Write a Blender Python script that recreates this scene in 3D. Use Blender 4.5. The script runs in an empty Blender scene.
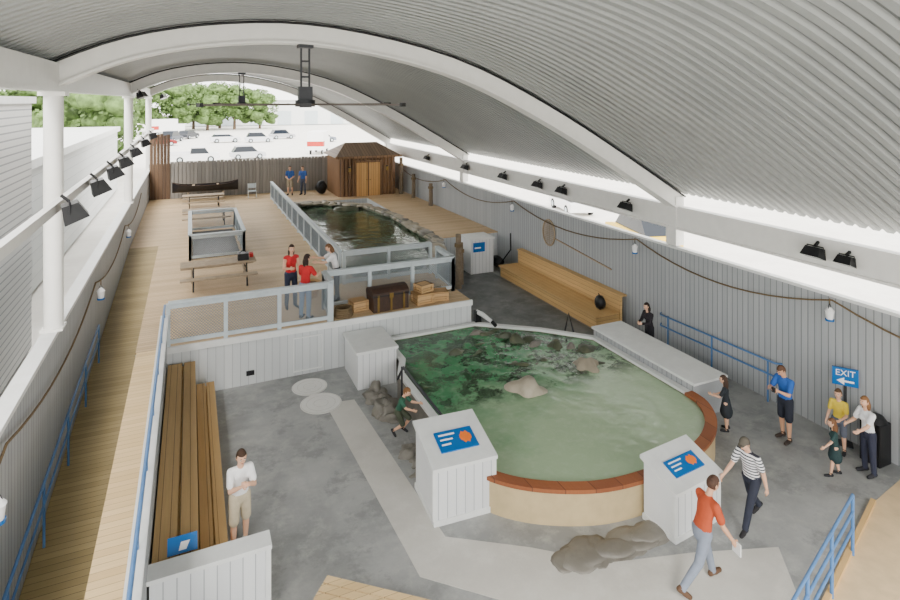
import bpy, math, random
import numpy as np
from mathutils import Vector, Matrix
random.seed(7)
C = bpy.context.scene.collection

# ------------------------------------------------------------------ materials
def lin(c):
    o = []
    for v in c:
        v = v / 255.0
        o.append(v / 12.92 if v <= 0.04045 else ((v + 0.055) / 1.055) ** 2.4)
    return (o[0], o[1], o[2], 1.0)
MATS = {}
def base(name):
    m = bpy.data.materials.new(name); m.use_nodes = True
    nt = m.node_tree
    return m, nt, nt.nodes['Principled BSDF']
def N(nt, t, **k):
    n = nt.nodes.new(t)
    for a, b in k.items(): setattr(n, a, b)
    return n
def mth(nt, op, a, b=None, c=None):
    n = N(nt, 'ShaderNodeMath', operation=op)
    for i, v in enumerate((a, b, c)):
        if v is None: continue
        if isinstance(v, (int, float)): n.inputs[i].default_value = v
        else: nt.links.new(v, n.inputs[i])
    return n.outputs[0]
def mixc(nt, f, a, b, mode='MIX'):
    n = N(nt, 'ShaderNodeMix', data_type='RGBA', blend_type=mode)
    if isinstance(f, (int, float)): n.inputs[0].default_value = f
    else: nt.links.new(f, n.inputs[0])
    for i, v in ((6, a), (7, b)):
        if isinstance(v, tuple): n.inputs[i].default_value = v
        else: nt.links.new(v, n.inputs[i])
    return n.outputs[2]
def noise(nt, vec, scale, detail=3.0, rough=0.55):
    n = N(nt, 'ShaderNodeTexNoise')
    n.inputs['Scale'].default_value = scale; n.inputs['Detail'].default_value = detail
    n.inputs['Roughness'].default_value = rough
    nt.links.new(vec, n.inputs['Vector'])
    return n.outputs['Fac']
def ramp(nt, fac, a, b):
    n = N(nt, 'ShaderNodeMapRange'); nt.links.new(fac, n.inputs[0])
    n.inputs[1].default_value = a; n.inputs[2].default_value = b
    return n.outputs[0]
def plain(name, col, rough=0.6, metal=0.0, var=0.12, scale=4.0, bump=0.0, spec=0.4):
    if name in MATS: return MATS[name]
    m, nt, p = base(name)
    tc = N(nt, 'ShaderNodeTexCoord').outputs['Object']
    f = noise(nt, tc, scale)
    c = lin(col)
    d = tuple(x * (1 - var) for x in c[:3]) + (1,)
    l = tuple(min(1, x * (1 + var)) for x in c[:3]) + (1,)
    nt.links.new(mixc(nt, ramp(nt, f, .3, .7), d, l), p.inputs['Base Color'])
    p.inputs['Roughness'].default_value = rough; p.inputs['Metallic'].default_value = metal
    p.inputs['Specular IOR Level'].default_value = spec
    if bump:
        b = N(nt, 'ShaderNodeBump'); b.inputs['Strength'].default_value = bump
        nt.links.new(noise(nt, tc, scale * 8), b.inputs['Height']); nt.links.new(b.outputs[0], p.inputs['Normal'])
    MATS[name] = m; return m
def boards(name, c1, c2, axis, width, gapcol, gap=0.07, rough=0.65, grain_axis=None, gvar=0.25):
    """boards / siding: colour steps per board along `axis`"""
    if name in MATS: return MATS[name]
    m, nt, p = base(name)
    tc = N(nt, 'ShaderNodeTexCoord').outputs['Object']
    s = N(nt, 'ShaderNodeSeparateXYZ'); nt.links.new(tc, s.inputs[0])
    u = mth(nt, 'MULTIPLY', s.outputs['XYZ'.index(axis)], 1.0 / width)
    fl = mth(nt, 'FLOOR', u); fr = mth(nt, 'FRACT', u)
    wn = N(nt, 'ShaderNodeTexWhiteNoise', noise_dimensions='1D'); nt.links.new(fl, wn.inputs['W'])
    col = mixc(nt, wn.outputs['Value'], lin(c1), lin(c2))
    mp = N(nt, 'ShaderNodeMapping'); nt.links.new(tc, mp.inputs[0])
    sc = [1.2, 1.2, 1.2]; sc['XYZ'.index(axis)] = 22
    mp.inputs['Scale'].default_value = sc
    g = noise(nt, mp.outputs[0], 1.5, 4)
    col = mixc(nt, mth(nt, 'MULTIPLY', ramp(nt, g, .35, .75), gvar), col, tuple(x * .5 for x in lin(c1)[:3]) + (1,))
    big = noise(nt, tc, .35, 3)
    col = mixc(nt, mth(nt, 'MULTIPLY', ramp(nt, big, .45, .7), .18), col, tuple(x * .65 for x in lin(c2)[:3]) + (1,))
    gm = mth(nt, 'LESS_THAN', fr, gap)
    col = mixc(nt, gm, col, lin(gapcol))
    nt.links.new(col, p.inputs['Base Color'])
    p.inputs['Roughness'].default_value = rough
    b = N(nt, 'ShaderNodeBump'); b.inputs['Strength'].default_value = .5; b.inputs['Distance'].default_value = .01
    nt.links.new(mth(nt, 'SUBTRACT', 1.0, gm), b.inputs['Height']); nt.links.new(b.outputs[0], p.inputs['Normal'])
    MATS[name] = m; return m
def concrete(name, c1, c2, c3, rough=.55, stain=None, bump=.15):
    m, nt, p = base(name)
    tc = N(nt, 'ShaderNodeTexCoord').outputs['Object']
    a = noise(nt, tc, .55, 6, .65); b = noise(nt, tc, 2.3, 8, .7); d = noise(nt, tc, 30, 3)
    col = mixc(nt, ramp(nt, a, .38, .62), lin(c1), lin(c2))
    col = mixc(nt, mth(nt, 'MULTIPLY', ramp(nt, b, .5, .72), .75), col, lin(c3))
    col = mixc(nt, mth(nt, 'MULTIPLY', d, .2), col, tuple(x * .5 for x in lin(c1)[:3]) + (1,))
    if stain:
        e = noise(nt, tc, .9, 8, .72)
        col = mixc(nt, mth(nt, 'MULTIPLY', ramp(nt, e, .52, .60), .65), col, lin(stain))
    nt.links.new(col, p.inputs['Base Color'])
    nt.links.new(mth(nt, 'MULTIPLY_ADD', a, .5, rough - .3), p.inputs['Roughness'])
    bb = N(nt, 'ShaderNodeBump'); bb.inputs['Strength'].default_value = bump
    nt.links.new(b, bb.inputs['Height']); nt.links.new(bb.outputs[0], p.inputs['Normal'])
    return m
def water(name, cA, cB, cD, y0, y1, yd, seethru=.3, scale=2.0, strength=.4):
    """turbid sea water: part scattering colour, part see-through, fresnel reflection on top"""
    m = bpy.data.materials.new(name); m.use_nodes = True; nt = m.node_tree; nt.nodes.clear()
    out = N(nt, 'ShaderNodeOutputMaterial')
    tc = N(nt, 'ShaderNodeTexCoord').outputs['Object']
    s = N(nt, 'ShaderNodeSeparateXYZ'); nt.links.new(tc, s.inputs[0])
    a = noise(nt, tc, .8, 6, .6)
    yy = mth(nt, 'ADD', mth(nt, 'MULTIPLY_ADD', a, 4.0, -2.0), s.outputs[1]); yy = mth(nt, 'ADD', yy, mth(nt, 'MULTIPLY_ADD', s.outputs[0], -.45, 3.4))
    col = mixc(nt, ramp(nt, yy, y0, y1), lin(cA), lin(cB))
    k = noise(nt, tc, 1.5, 8, .75)
    pat = mth(nt, 'MULTIPLY', ramp(nt, k, .45, .54), ramp(nt, s.outputs[1], yd, yd + .7))
    col = mixc(nt, mth(nt, 'MULTIPLY', pat, .85), col, lin(cD))
    k2 = noise(nt, tc, 5.5, 5, .6)
    col = mixc(nt, mth(nt, 'MULTIPLY', ramp(nt, k2, .5, .72), .18), col, lin((226, 238, 214)))
    df = N(nt, 'ShaderNodeBsdfDiffuse'); nt.links.new(col, df.inputs[0])
    tr = N(nt, 'ShaderNodeBsdfTransparent'); tr.inputs[0].default_value = (.85, .97, .88, 1)
    body = N(nt, 'ShaderNodeMixShader'); body.inputs[0].default_value = seethru
    nt.links.new(df.outputs[0], body.inputs[1]); nt.links.new(tr.outputs[0], body.inputs[2])
    g = N(nt, 'ShaderNodeBsdfGlossy'); g.inputs['Roughness'].default_value = .04; g.inputs[0].default_value = (.95, .98, .95, 1)
    fr = N(nt, 'ShaderNodeFresnel'); fr.inputs[0].default_value = 1.33
    b = N(nt, 'ShaderNodeBump'); b.inputs['Strength'].default_value = strength; b.inputs['Distance'].default_value = .08
    nt.links.new(noise(nt, tc, scale, 4), b.inputs['Height'])
    nt.links.new(b.outputs[0], g.inputs['Normal']); nt.links.new(b.outputs[0], fr.inputs['Normal'])
    mx = N(nt, 'ShaderNodeMixShader'); nt.links.new(fr.outputs[0], mx.inputs[0])
    nt.links.new(body.outputs[0], mx.inputs[1]); nt.links.new(g.outputs[0], mx.inputs[2])
    nt.links.new(mx.outputs[0], out.inputs[0])
    return m

WHITE = plain('white_painted_steel', (232, 231, 226), .4, var=.03)
OFFW = plain('offwhite_trim', (220, 222, 220), .5, var=.05)
CAPW = plain('rail_pale_grey', (188, 198, 202), .55, var=.08)
BLUE = plain('blue_rail_paint', (80, 122, 172), .4, var=.08)
SIGNB = plain('sign_blue', (0, 98, 170), .35, var=.04)
SIGNW = plain('sign_white', (240, 240, 240), .5, var=.01)
SIGNO = plain('sign_orange', (235, 120, 40), .5, var=.02)
BLACK = plain('black_fixture', (14, 15, 18), .45, var=.1)
DGREY = plain('dark_metal', (52, 54, 58), .45, .3, var=.1)
GLASSL = plain('lens_glass', (150, 155, 160), .15, var=.02)
WIRE = plain('mesh_wire', (134, 144, 150), .5, .1, var=.05)
ROPE = plain('rope', (112, 94, 68), .9, var=.2, scale=30)
BROWN = plain('leather_trunk', (60, 42, 32), .6, var=.3, scale=8)
BRASS = plain('brass', (140, 112, 60), .35, .8, var=.1)
SAND = plain('sand', (214, 188, 148), .9, var=.1, scale=3, bump=.2)
BEIGE = plain('beige_render', (188, 168, 128), .7, var=.08)
ROCK = concrete('rock_grey', (182, 172, 152), (152, 142, 124), (122, 114, 98), bump=.5)
SLAB = concrete('rock_slab', (138, 134, 124), (110, 106, 98), (94, 91, 84), bump=.6)
DROCK = concrete('rock_dark', (88, 92, 70), (62, 68, 52), (112, 108, 82), bump=.5)
SUBR = concrete('rock_submerged', (120, 122, 100), (96, 102, 82), (140, 136, 110))
RIMW = boards('rim_wood', (156, 92, 52), (132, 74, 42), 'X', .5, (96, 52, 30), .03)
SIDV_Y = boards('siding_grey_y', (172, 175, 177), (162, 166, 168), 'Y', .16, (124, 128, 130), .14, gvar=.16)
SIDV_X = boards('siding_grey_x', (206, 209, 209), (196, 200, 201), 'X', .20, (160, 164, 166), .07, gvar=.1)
SIDV_XW = boards('siding_white_x', (222, 224, 224), (214, 216, 217), 'X', .17, (166, 170, 172), .09, gvar=.08)
FENCE = boards('fence_boards', (154, 148, 140), (132, 128, 122), 'X', .22, (92, 88, 84), .08)
BFENCE = boards('brown_fence_boards', (110, 84, 60), (84, 64, 48), 'X', .2, (44, 34, 26), .1)
DECKY = boards('deck_boards', (216, 188, 148), (196, 168, 128), 'Y', .14, (144, 118, 88), .07, gvar=.2)
STRIPW = boards('strip_boards', (228, 198, 148), (212, 180, 130), 'Y', .14, (160, 132, 92), .06)
RAMPW = boards('ramp_boards', (178, 156, 108), (156, 136, 90), 'Y', .14, (108, 92, 62), .07)
BENCHW = boards('bench_boards_y', (208, 172, 116), (180, 146, 94), 'X', .14, (110, 84, 52), .06)
BENCHR = boards('bench_boards_z', (222, 184, 124), (206, 168, 110), 'Z', .14, (152, 116, 72), .07)
CRATE = boards('crate_wood', (202, 166, 118), (178, 140, 92), 'Z', .12, (100, 74, 46), .1)
TABLE = plain('weathered_wood', (166, 148, 124), .7, var=.15, scale=6)
LOG = boards('hut_logs', (140, 104, 70), (110, 80, 52), 'X', .25, (60, 42, 28), .12)
DOORW = boards('hut_door', (210, 162, 98), (190, 142, 82), 'X', .16, (110, 76, 46), .08)
SHING = boards('hut_shingle', (144, 120, 96), (120, 98, 80), 'X', .2, (80, 64, 50), .1)
PILE = plain('piling_wood', (120, 106, 88), .85, var=.25, scale=8, bump=.4)
LOUV = boards('louvre_siding', (222, 222, 220), (216, 216, 214), 'Z', .2, (160, 162, 164), .2, gvar=.05)
STUC = boards('outbuilding_siding', (204, 206, 204), (196, 199, 198), 'Z', .5, (168, 172, 172), .05, gvar=.05)
FLOORM = concrete('floor_concrete', (168, 169, 167), (138, 140, 139), (184, 184, 179), stain=(122, 124, 123))
SLABM = concrete('slab_concrete', (208, 205, 197), (194, 191, 183), (214, 212, 205))
ASPH = concrete('dark_concrete', (126, 129, 129), (100, 104, 105), (146, 147, 146), stain=(88, 91, 92))
LOT = concrete('parking_ground', (232, 229, 221), (222, 218, 210), (238, 236, 230), .8)
LEAF = plain('tree_leaves', (84, 108, 56), .8, var=.6, scale=1.6, bump=.6)
BARK = plain('bark', (92, 76, 60), .9, var=.2)
GLASS = plain('car_glass', (30, 36, 44), .1, var=.02)
TYRE = plain('tyre', (24, 24, 25), .8)
DISC = concrete('cover_disc', (236, 235, 230), (224, 224, 218), (240, 240, 236))

def roofmat():
    m, nt, p = base('roof_corrugated_metal')
    tc = N(nt, 'ShaderNodeTexCoord').outputs['Object']
    f = noise(nt, tc, .5, 3)
    nt.links.new(mixc(nt, ramp(nt, f, .3, .7), lin((140, 143, 142)), lin((152, 155, 153))), p.inputs['Base Color'])
    p.inputs['Roughness'].default_value = .42; p.inputs['Metallic'].default_value = .15
    return m
ROOF = roofmat()
ROOFG = plain('roof_groove_shade', (104, 107, 107), .5, .1, var=.04)  # darker copy of the roof metal: groove shading put into the colour

# ------------------------------------------------------------------ mesh builder
class MB:
    def __init__(s): s.v = []; s.f = []; s.m = []; s.sm = []; s.mats = []
    def mi(s, m):
        if m not in s.mats: s.mats.append(m)
        return s.mats.index(m)
    def raw(s, vs, fs, m, smooth=False):
        o = len(s.v); i = s.mi(m)
        s.v += [tuple(v) for v in vs]
        for f in fs: s.f.append(tuple(a + o for a in f)); s.m.append(i); s.sm.append(smooth)
    def box(s, x0, x1, y0, y1, z0, z1, m, rot=0.0):
        cx, cy = (x0 + x1) / 2, (y0 + y1) / 2; c, n = math.cos(rot), math.sin(rot)
        vs = []
        for z in (z0, z1):
            for x, y in ((x0, y0), (x1, y0), (x1, y1), (x0, y1)):
                dx, dy = x - cx, y - cy
                vs.append((cx + dx * c - dy * n, cy + dx * n + dy * c, z))
        s.raw(vs, [(3, 2, 1, 0), (4, 5, 6, 7), (0, 1, 5, 4), (1, 2, 6, 5), (2, 3, 7, 6), (3, 0, 4, 7)], m)
    def bar(s, p, q, w, h, m):
        p, q = Vector(p), Vector(q); d = (q - p).normalized()
        up = Vector((0, 0, 1)) if abs(d.z) < .95 else Vector((0, 1, 0))
        a = d.cross(up).normalized() * w / 2; b = a.cross(d).normalized() * h / 2
        vs = [p - a - b, p + a - b, p + a + b, p - a + b, q - a - b, q + a - b, q + a + b, q - a + b]
        s.raw(vs, [(0, 1, 2, 3), (7, 6, 5, 4), (0, 4, 5, 1), (1, 5, 6, 2), (2, 6, 7, 3), (3, 7, 4, 0)], m)
    def cyl(s, p, q, r1, r2=None, m=None, n=12, smooth=True):
        if r2 is None: r2 = r1
        s.tube([p, q], [r1, r2], m, n, smooth)
    def tube(s, pts, rs, m, n=8, smooth=True):
        pts = [Vector(p) for p in pts]
        if isinstance(rs, (int, float)): rs = [rs] * len(pts)
        vs = []; fs = []
        pa = None
        for i, p in enumerate(pts):
            d = (pts[min(i + 1, len(pts) - 1)] - pts[max(i - 1, 0)]).normalized()
            if pa is None:
                up = Vector((0, 0, 1)) if abs(d.z) < .9 else Vector((0, 1, 0))
                pa = d.cross(up).normalized()
            a = (pa - d * pa.dot(d)).normalized(); pa = a; b = d.cross(a)
            for k in range(n):
                t = 2 * math.pi * k / n
                vs.append(p + (a * math.cos(t) + b * math.sin(t)) * rs[i])
        for i in range(len(pts) - 1):
            for k in range(n):
                k2 = (k + 1) % n
                fs.append((i * n + k, i * n + k2, (i + 1) * n + k2, (i + 1) * n + k))
        s.raw(vs, fs, m, smooth)
        s.raw(vs[:n], [tuple(range(n))[::-1]], m); s.raw(vs[-n:], [tuple(range(n))], m)
    def prism(s, poly, z0, z1, m, mtop=None):
        n = len(poly)
        vs = [(x, y, z0) for x, y in poly] + [(x, y, z1) for x, y in poly]
        s.raw(vs, [(k, (k + 1) % n, n + (k + 1) % n, n + k) for k in range(n)] + [tuple(range(n))[::-1]], m)
        s.raw([(x, y, z1) for x, y in poly], [tuple(range(n))], mtop or m)
    def xprof(s, prof, x0, x1, m):
        n = len(prof)
        vs = [(x0, y, z) for y, z in prof] + [(x1, y, z) for y, z in prof]
        s.raw(vs, [(k, (k + 1) % n, n + (k + 1) % n, n + k) for k in range(n)] + [tuple(range(n))[::-1], tuple(range(n, 2 * n))], m)
    def ell(s, c, r, m, nu=14, nv=9, fn=None, R=None):
        vs = []; fs = []
        for j in range(nv + 1):
            ph = math.pi * j / nv
            for i in range(nu):
                th = 2 * math.pi * i / nu
                q = Vector((math.sin(ph) * math.cos(th), math.sin(ph) * math.sin(th), math.cos(ph)))
                k = fn(q) if fn else 1.0
                q = Vector((q.x * r[0] * k, q.y * r[1] * k, q.z * r[2] * k))
                if R: q = R @ q
                vs.append(Vector(c) + q)
        for j in range(nv):
            for i in range(nu):
                i2 = (i + 1) % nu
                fs.append((j * nu + i, (j + 1) * nu + i, (j + 1) * nu + i2, j * nu + i2))
        s.raw(vs, fs, m, True)
    def obj(s, name, loc=(0, 0, 0), rot=0.0, bevel=0.0, parent=None, scale=1.0):
        me = bpy.data.meshes.new(name); me.from_pydata(s.v, [], s.f)
        for m in s.mats: me.materials.append(m)
        me.polygons.foreach_set('material_index', s.m); me.polygons.foreach_set('use_smooth', s.sm)
        me.update()
        o = bpy.data.objects.new(name, me); C.objects.link(o)
        o.location = loc; o.rotation_euler = (0, 0, rot); o.scale = (scale,) * 3
        if bevel:
            b = o.modifiers.new('bevel', 'BEVEL'); b.width = bevel; b.segments = 2; b.limit_method = 'ANGLE'
        if parent: o.parent = parent
        return o
def rockfn(seed, amp=.25):
    rnd = random.Random(seed)
    ks = [(Vector((rnd.uniform(-1, 1), rnd.uniform(-1, 1), rnd.uniform(-1, 1))) * rnd.uniform(1.5, 7), rnd.uniform(0, 6)) for _ in range(9)]
    return lambda q: 1 + amp * sum(math.sin(k.dot(q) + p) for k, p in ks) / 4

# ------------------------------------------------------------------ key dimensions
XL, XR = -2.32, 13.25     # side wall faces
DZ = 1.3                  # deck level
WT = 3.05                 # side wall top

# ------------------------------------------------------------------ ground / floor
b = MB(); b.box(XL - .1, XR + .1, -4, 42, -.15, 0, FLOORM); b.obj('floor')
b = MB(); b.box(-150, 260, -60, 330, -.3, -.16, LOT); b.obj('ground')
b = MB()
b.prism([(3.05, 14.3), (3.75, 14.2), (4.0, 9.1), (5.2, 8.3), (6.2, 7.5), (7.6, 7.1), (9.0, 6.6), (8.2, 5.6), (6.9, 6.1), (5.0, 6.9), (3.3, 8.5)], 0.0, .006, SLABM)
b.obj('concrete_walkway')
b = MB(); b.prism([(8.1, 16.3), (10.9, 13.85), (12.0, 13.9), (12.0, 23.8), (10.35, 23.8), (9.4, 21.4), (8.1, 19.4)], 0, .005, ASPH); b.obj('asphalt_patch')
for cx, cy, r in ((2.85, 15.3, .45), (2.95, 14.35, .50)):
    b = MB()
    b.prism([(r * math.cos(t * math.pi / 16), r * math.sin(t * math.pi / 16)) for t in range(32)], .006, .02, DISC)
    for rr in (.35, .7, .95):
        b.tube([(rr * r * math.cos(t * math.pi / 12), rr * r * math.sin(t * math.pi / 12), .021) for t in range(25)], .005, SLABM, 4)
    b.obj('manhole_cover', loc=(cx, cy, 0))
b = MB()
b.prism([(7.5, 4.0), (11, 3.2), (13.2, 3.2), (13.2, 6.85), (11.6, 6.6), (9.9, 6.12), (8.3, 5.45), (7.5, 4.95)], 0, .012, SAND)
b.bar((8.3, 5.45, .04), (11.6, 6.6, .04), .08, .08, BENCHR); b.obj('sand_patch')

# low rock slab against the tank base
b = MB(); rnd = random.Random(8)
for k in range(8): b.ell((5.75 + k * .22 + rnd.uniform(-.1, .1), 7.8 + rnd.uniform(-.12, .08) - .012 * (k - 3) ** 2, 0), (rnd.uniform(.35, .55), rnd.uniform(.22, .34), rnd.uniform(.04, .09)), SLAB, 24, 10, rockfn(k + 3, .35))
b.obj('rock_outcrop')
b = MB()
for k in range(9): b.ell((4.4 + rnd.uniform(-.22, .1), 12.95 + k * .17, .02), (rnd.uniform(.15, .3), rnd.uniform(.15, .28), rnd.uniform(.12, .3)), SLAB, 18, 10, rockfn(k + 20, .4))
b.obj('rock_ledge')
b = MB()
for k in range(6): b.ell((4.42 + rnd.uniform(-.2, .1), 10.85 + k * .16, .0), (rnd.uniform(.15, .3), rnd.uniform(.15, .25), rnd.uniform(.06, .16)), SLAB, 18, 10, rockfn(k + 40, .4))
b.obj('rock_ledge')

# ------------------------------------------------------------------ walls
b = MB()
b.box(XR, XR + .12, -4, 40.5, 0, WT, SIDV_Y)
b.box(XR - .03, XR + .16, -4, 40.5, WT, WT + .07, OFFW)
b.obj('wall_right')
b = MB()
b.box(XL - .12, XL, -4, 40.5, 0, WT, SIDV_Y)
b.box(XL - .22, XL + .04, -4, 40.5, WT, WT + .08, OFFW)
b.obj('wall_left')
b = MB()
x = XL + 1.2; b.box(XL, XR, 40.42, 40.44, 0, 3.5, FENCE)
while x < XR - .1:
    hgt = 3.62 + random.uniform(-.03, .03)
    b.box(x, x + .2, 40.36, 40.41, 0, hgt, FENCE); x += .225
b.bar((XL, 40.47, 2.0), (XR, 40.47, 2.0), .06, .1, PILE); b.bar((XL, 40.47, 3.3), (XR, 40.47, 3.3), .06, .1, PILE)
x = XL + .05
while x < XL + 1.15:
    b.box(x, x + .18, 40.3, 40.36, 0, 5.3 + random.uniform(-.1, .1), BFENCE); x += .19
b.obj('wall_back')

# ------------------------------------------------------------------ roof
AP = [(-2.55, 7.9), (-1.1, 8.56), (.78, 8.93), (2.92, 8.96), (5.93, 8.37), (8.57, 7.22), (10.9, 5.95), (13.5, 4.42)]
def arch_curve(n=56):
    P = [Vector((a, b_, 0)) for a, b_ in AP]
    P = [P[0] * 2 - P[1]] + P + [P[-1] * 2 - P[-2]]
    out = []
    for i in range(1, len(P) - 2):
        for k in range(8):
            t = k / 8
            p0, p1, p2, p3 = P[i - 1], P[i], P[i + 1], P[i + 2]
            q = .5 * ((2 * p1) + (-p0 + p2) * t + (2 * p0 - 5 * p1 + 4 * p2 - p3) * t * t + (-p0 + 3 * p1 - 3 * p2 + p3) * t ** 3)
            out.append((q.x, q.y))
    out.append(AP[-1])
    for _ in range(6):
        out = [out[0]] + [((out[i - 1][0] + out[i][0] * 2 + out[i + 1][0]) / 4, (out[i - 1][1] + out[i][1] * 2 + out[i + 1][1]) / 4) for i in range(1, len(out) - 1)] + [out[-1]]
    return out
AC = arch_curve()
def nrm(i):
    a, c = AC[max(0, i - 1)], AC[min(len(AC) - 1, i + 1)]
    d = Vector((c[0] - a[0], c[1] - a[1])).normalized()
    return Vector((-d.y, d.x))
b = MB()
ys = []; y = -3.0
while y < 41.3:
    ys += [(y, 0), (y + .13, 0), (y + .17, .07), (y + .24, .07)]; y += .28
vs = []; fs = []; gs = []; M = len(AC)
for (y, off) in ys:
    for i, (ax, az) in enumerate(AC):
        n = nrm(i) * (.27 + off)
        vs.append((ax + n.x, y, az + n.y))
for j in range(len(ys) - 1):
    for i in range(M - 1):
        (gs if j % 4 == 2 else fs).append((j * M + i, j * M + i + 1, (j + 1) * M + i + 1, (j + 1) * M + i))
b.raw(vs, fs, ROOF); b.raw(vs, gs, ROOFG)
b.obj('ceiling')
def arch(y, w=.32):
    b = MB()
    for (lo, hi, hw) in ((-.20, .24, w / 2), (-.25, -.20, w / 2 + .07)):
        vs = []; fs = []
        for i, (ax, az) in enumerate(AC):
            n = nrm(i); a = Vector((ax, az))
            p = a + n * lo; q = a + n * hi
            vs += [(p.x, y - hw, p.y), (p.x, y + hw, p.y), (q.x, y + hw, q.y), (q.x, y - hw, q.y)]
        for i in range(M - 1):
            for k in range(4):
                k2 = (k + 1) % 4
                fs.append((i * 4 + k, i * 4 + k2, i * 4 + 4 + k2, i * 4 + 4 + k))
        fs += [(0, 1, 2, 3), (4 * M - 1, 4 * M - 2, 4 * M - 3, 4 * M - 4)]
        b.raw(vs, fs, WHITE)
    b.box(XR - .02, XR + .3, y - .2, y + .2, 3.14, 4.6, WHITE)
    b.tube([(AC[i][0] + nrm(i).x * .2, y - w / 2 - .04, AC[i][1] + nrm(i).y * .2) for i in range(0, M, 2)], .03, BLACK, 5)  # black tube stands in for the shadow gap between arch and sheet
    b.obj('roof_arch')
for y in (-1.8, 13.2, 28.0, 41.2): arch(y)
b = MB(); b.box(XR + .02, XR + .28, -3, 41.2, 3.70, 4.32, WHITE); b.box(XR - .04, XR + .3, -3, 41.2, 3.64, 3.70, WHITE); b.obj('beam_right')
b = MB(); b.box(XL - .2, XL + .06, -3, 41.2, 7.72, 8.2, WHITE); b.box(XL - .24, XL + .1, -3, 41.2, 7.66, 7.72, WHITE); b.obj('beam_left')
b = MB(); b.box(XL + .12, XL + .24, -3, 41, 5.56, 5.72, WHITE)
for y in (-1.8, 13.2, 28.0, 41.0 - .1): b.box(XL + .06, XL + .14, y - .05, y + .05, 5.58, 5.70, WHITE)
b.obj('lighting_beam')
for y in (-1.8, 13.2, 28.0, 41.0):
    b = MB(); b.cyl((XL - .06, y, WT + .1), (XL - .06, y, 7.64), .165, .165, WHITE, 20)
    b.box(XL - .28, XL + .16, y - .2, y + .2, 7.58, 7.66, WHITE); b.box(XL - .25, XL + .12, y - .2, y + .2, WT + .08, WT + .12, WHITE); b.obj('column')

# ------------------------------------------------------------------ deck
b = MB()
def deckpoly(poly, top=DECKY, z=DZ):
    b.prism(poly, 0, z - .05, SIDV_X)
    b.prism(poly, z - .05, z, top)
deckpoly([(-1.22, 16.1), (4.7, 16.1), (4.7, 40.25), (-1.22, 40.25)])
deckpoly([(4.7, 16.1), (7.95, 16.1), (7.95, 19.3), (4.7, 19.3)])
deckpoly([(4.7, 35.8), (XR - .01, 35.8), (XR - .01, 40.25), (4.7, 40.25)])
deckpoly([(10.3, 24.0), (XR - .01, 24.0), (XR - .01, 35.8), (10.3, 35.8)])
deckpoly([(XL + .01, 27.5), (-1.22, 27.5), (-1.22, 40.25), (XL + .01, 40.25)])
b.box(-.6, 7.97, 16.04, 16.1, DZ - .14, DZ + .02, OFFW)
for a in ((2.55, 3.35, .1, .13), (2.55, 3.35, 1.0, 1.03)): b.box(a[0], a[1], 16.07, 16.1, a[2], a[3], OFFW)
for a in (2.55, 3.32): b.box(a, a + .03, 16.07, 16.1, .1, 1.0, OFFW)
b.box(1.35, 1.55, 16.05, 16.1, .25, .36, BLACK)
b.obj('wooden_deck')
b = MB()
b.prism([(-1.2, 2), (-.62, 2), (-.62, 16.09), (-1.2, 16.09)], 0, DZ, SIDV_Y, STRIPW); b.obj('boardwalk')
b = MB()
prof = [(2, 0), (9, .02), (27.49, DZ), (27.49, 0)]
b.xprof(prof, XL + .01, -1.23, RAMPW); b.obj('wooden_ramp')
b = MB()
b.box(-.61, -.53, 2, 16.0, 0, 2.1, SIDV_Y); b.box(-.66, -.48, 2, 16.0, 2.1, 2.16, OFFW)
for y in np.arange(3, 16, 1.6): b.cyl((-.57, y, 2.16), (-.57, y, 2.38), .018, .018, BLUE, 8)
b.cyl((-.57, 2, 2.4), (-.57, 16.0, 2.4), .028, .028, BLUE, 10)
b.obj('parapet_wall')

def railing(name, pts, z=DZ, h=1.08, sp=1.5, cap=CAPW):
    b = MB()
    for (x0, y0), (x1, y1) in zip(pts[:-1], pts[1:]):
        p = Vector((x0, y0, z)); q = Vector((x1, y1, z)); L = (q - p).length; d = (q - p) / L
        n = max(1, round(L / sp)); Z = Vector((0, 0, 1))
        for i in range(n + 1):
            c = p + d * L * i / n; b.box(c.x - .05, c.x + .05, c.y - .05, c.y + .05, z, z + h, cap)
        b.bar(p + Z * (h + .02), q + Z * (h + .02), .15, .05, cap)
        b.bar(p + Z * (h - .08), q + Z * (h - .08), .045, .1, cap)
        b.bar(p + Z * .12, q + Z * .12, .045, .1, cap)
        lo, hi = .17, h - .13; H = hi - lo; s = -H
        while s < L:
            for sg in (1, -1):
                a0, a1 = max(0, s), min(L, s + H)
                if a1 - a0 < .02: continue
                za, zb = lo + (a0 - s), lo + (a1 - s)
                if sg < 0: za, zb = hi - (a0 - s), hi - (a1 - s)
                b.bar(p + d * a0 + Z * za, p + d * a1 + Z * zb, .01, .01, WIRE)
            s += .075
    return b.obj(name)
railing('deck_railing', [(-.5, 16.16), (3.55, 16.16)])
railing('deck_railing', [(3.62, 16.2), (3.62, 17.2), (7.8, 17.15), (7.85, 18.6)])
railing('deck_railing', [(4.72, 19.2), (7.85, 19.2)])
railing('deck_railing', [(4.62, 19.4), (4.62, 37.5)], sp=1.6)
b = MB(); b.box(.12, 1.85, 24.7, 29.6, DZ, DZ + .03, BLACK); b.obj('pit_dark_sheet')  # black sheet on the deck stands in for the dark inside the opening
railing('pit_railing', [(0, 24.5), (1.97, 24.5), (1.97, 29.8), (0, 29.8), (0, 24.5)], h=.95)

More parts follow.
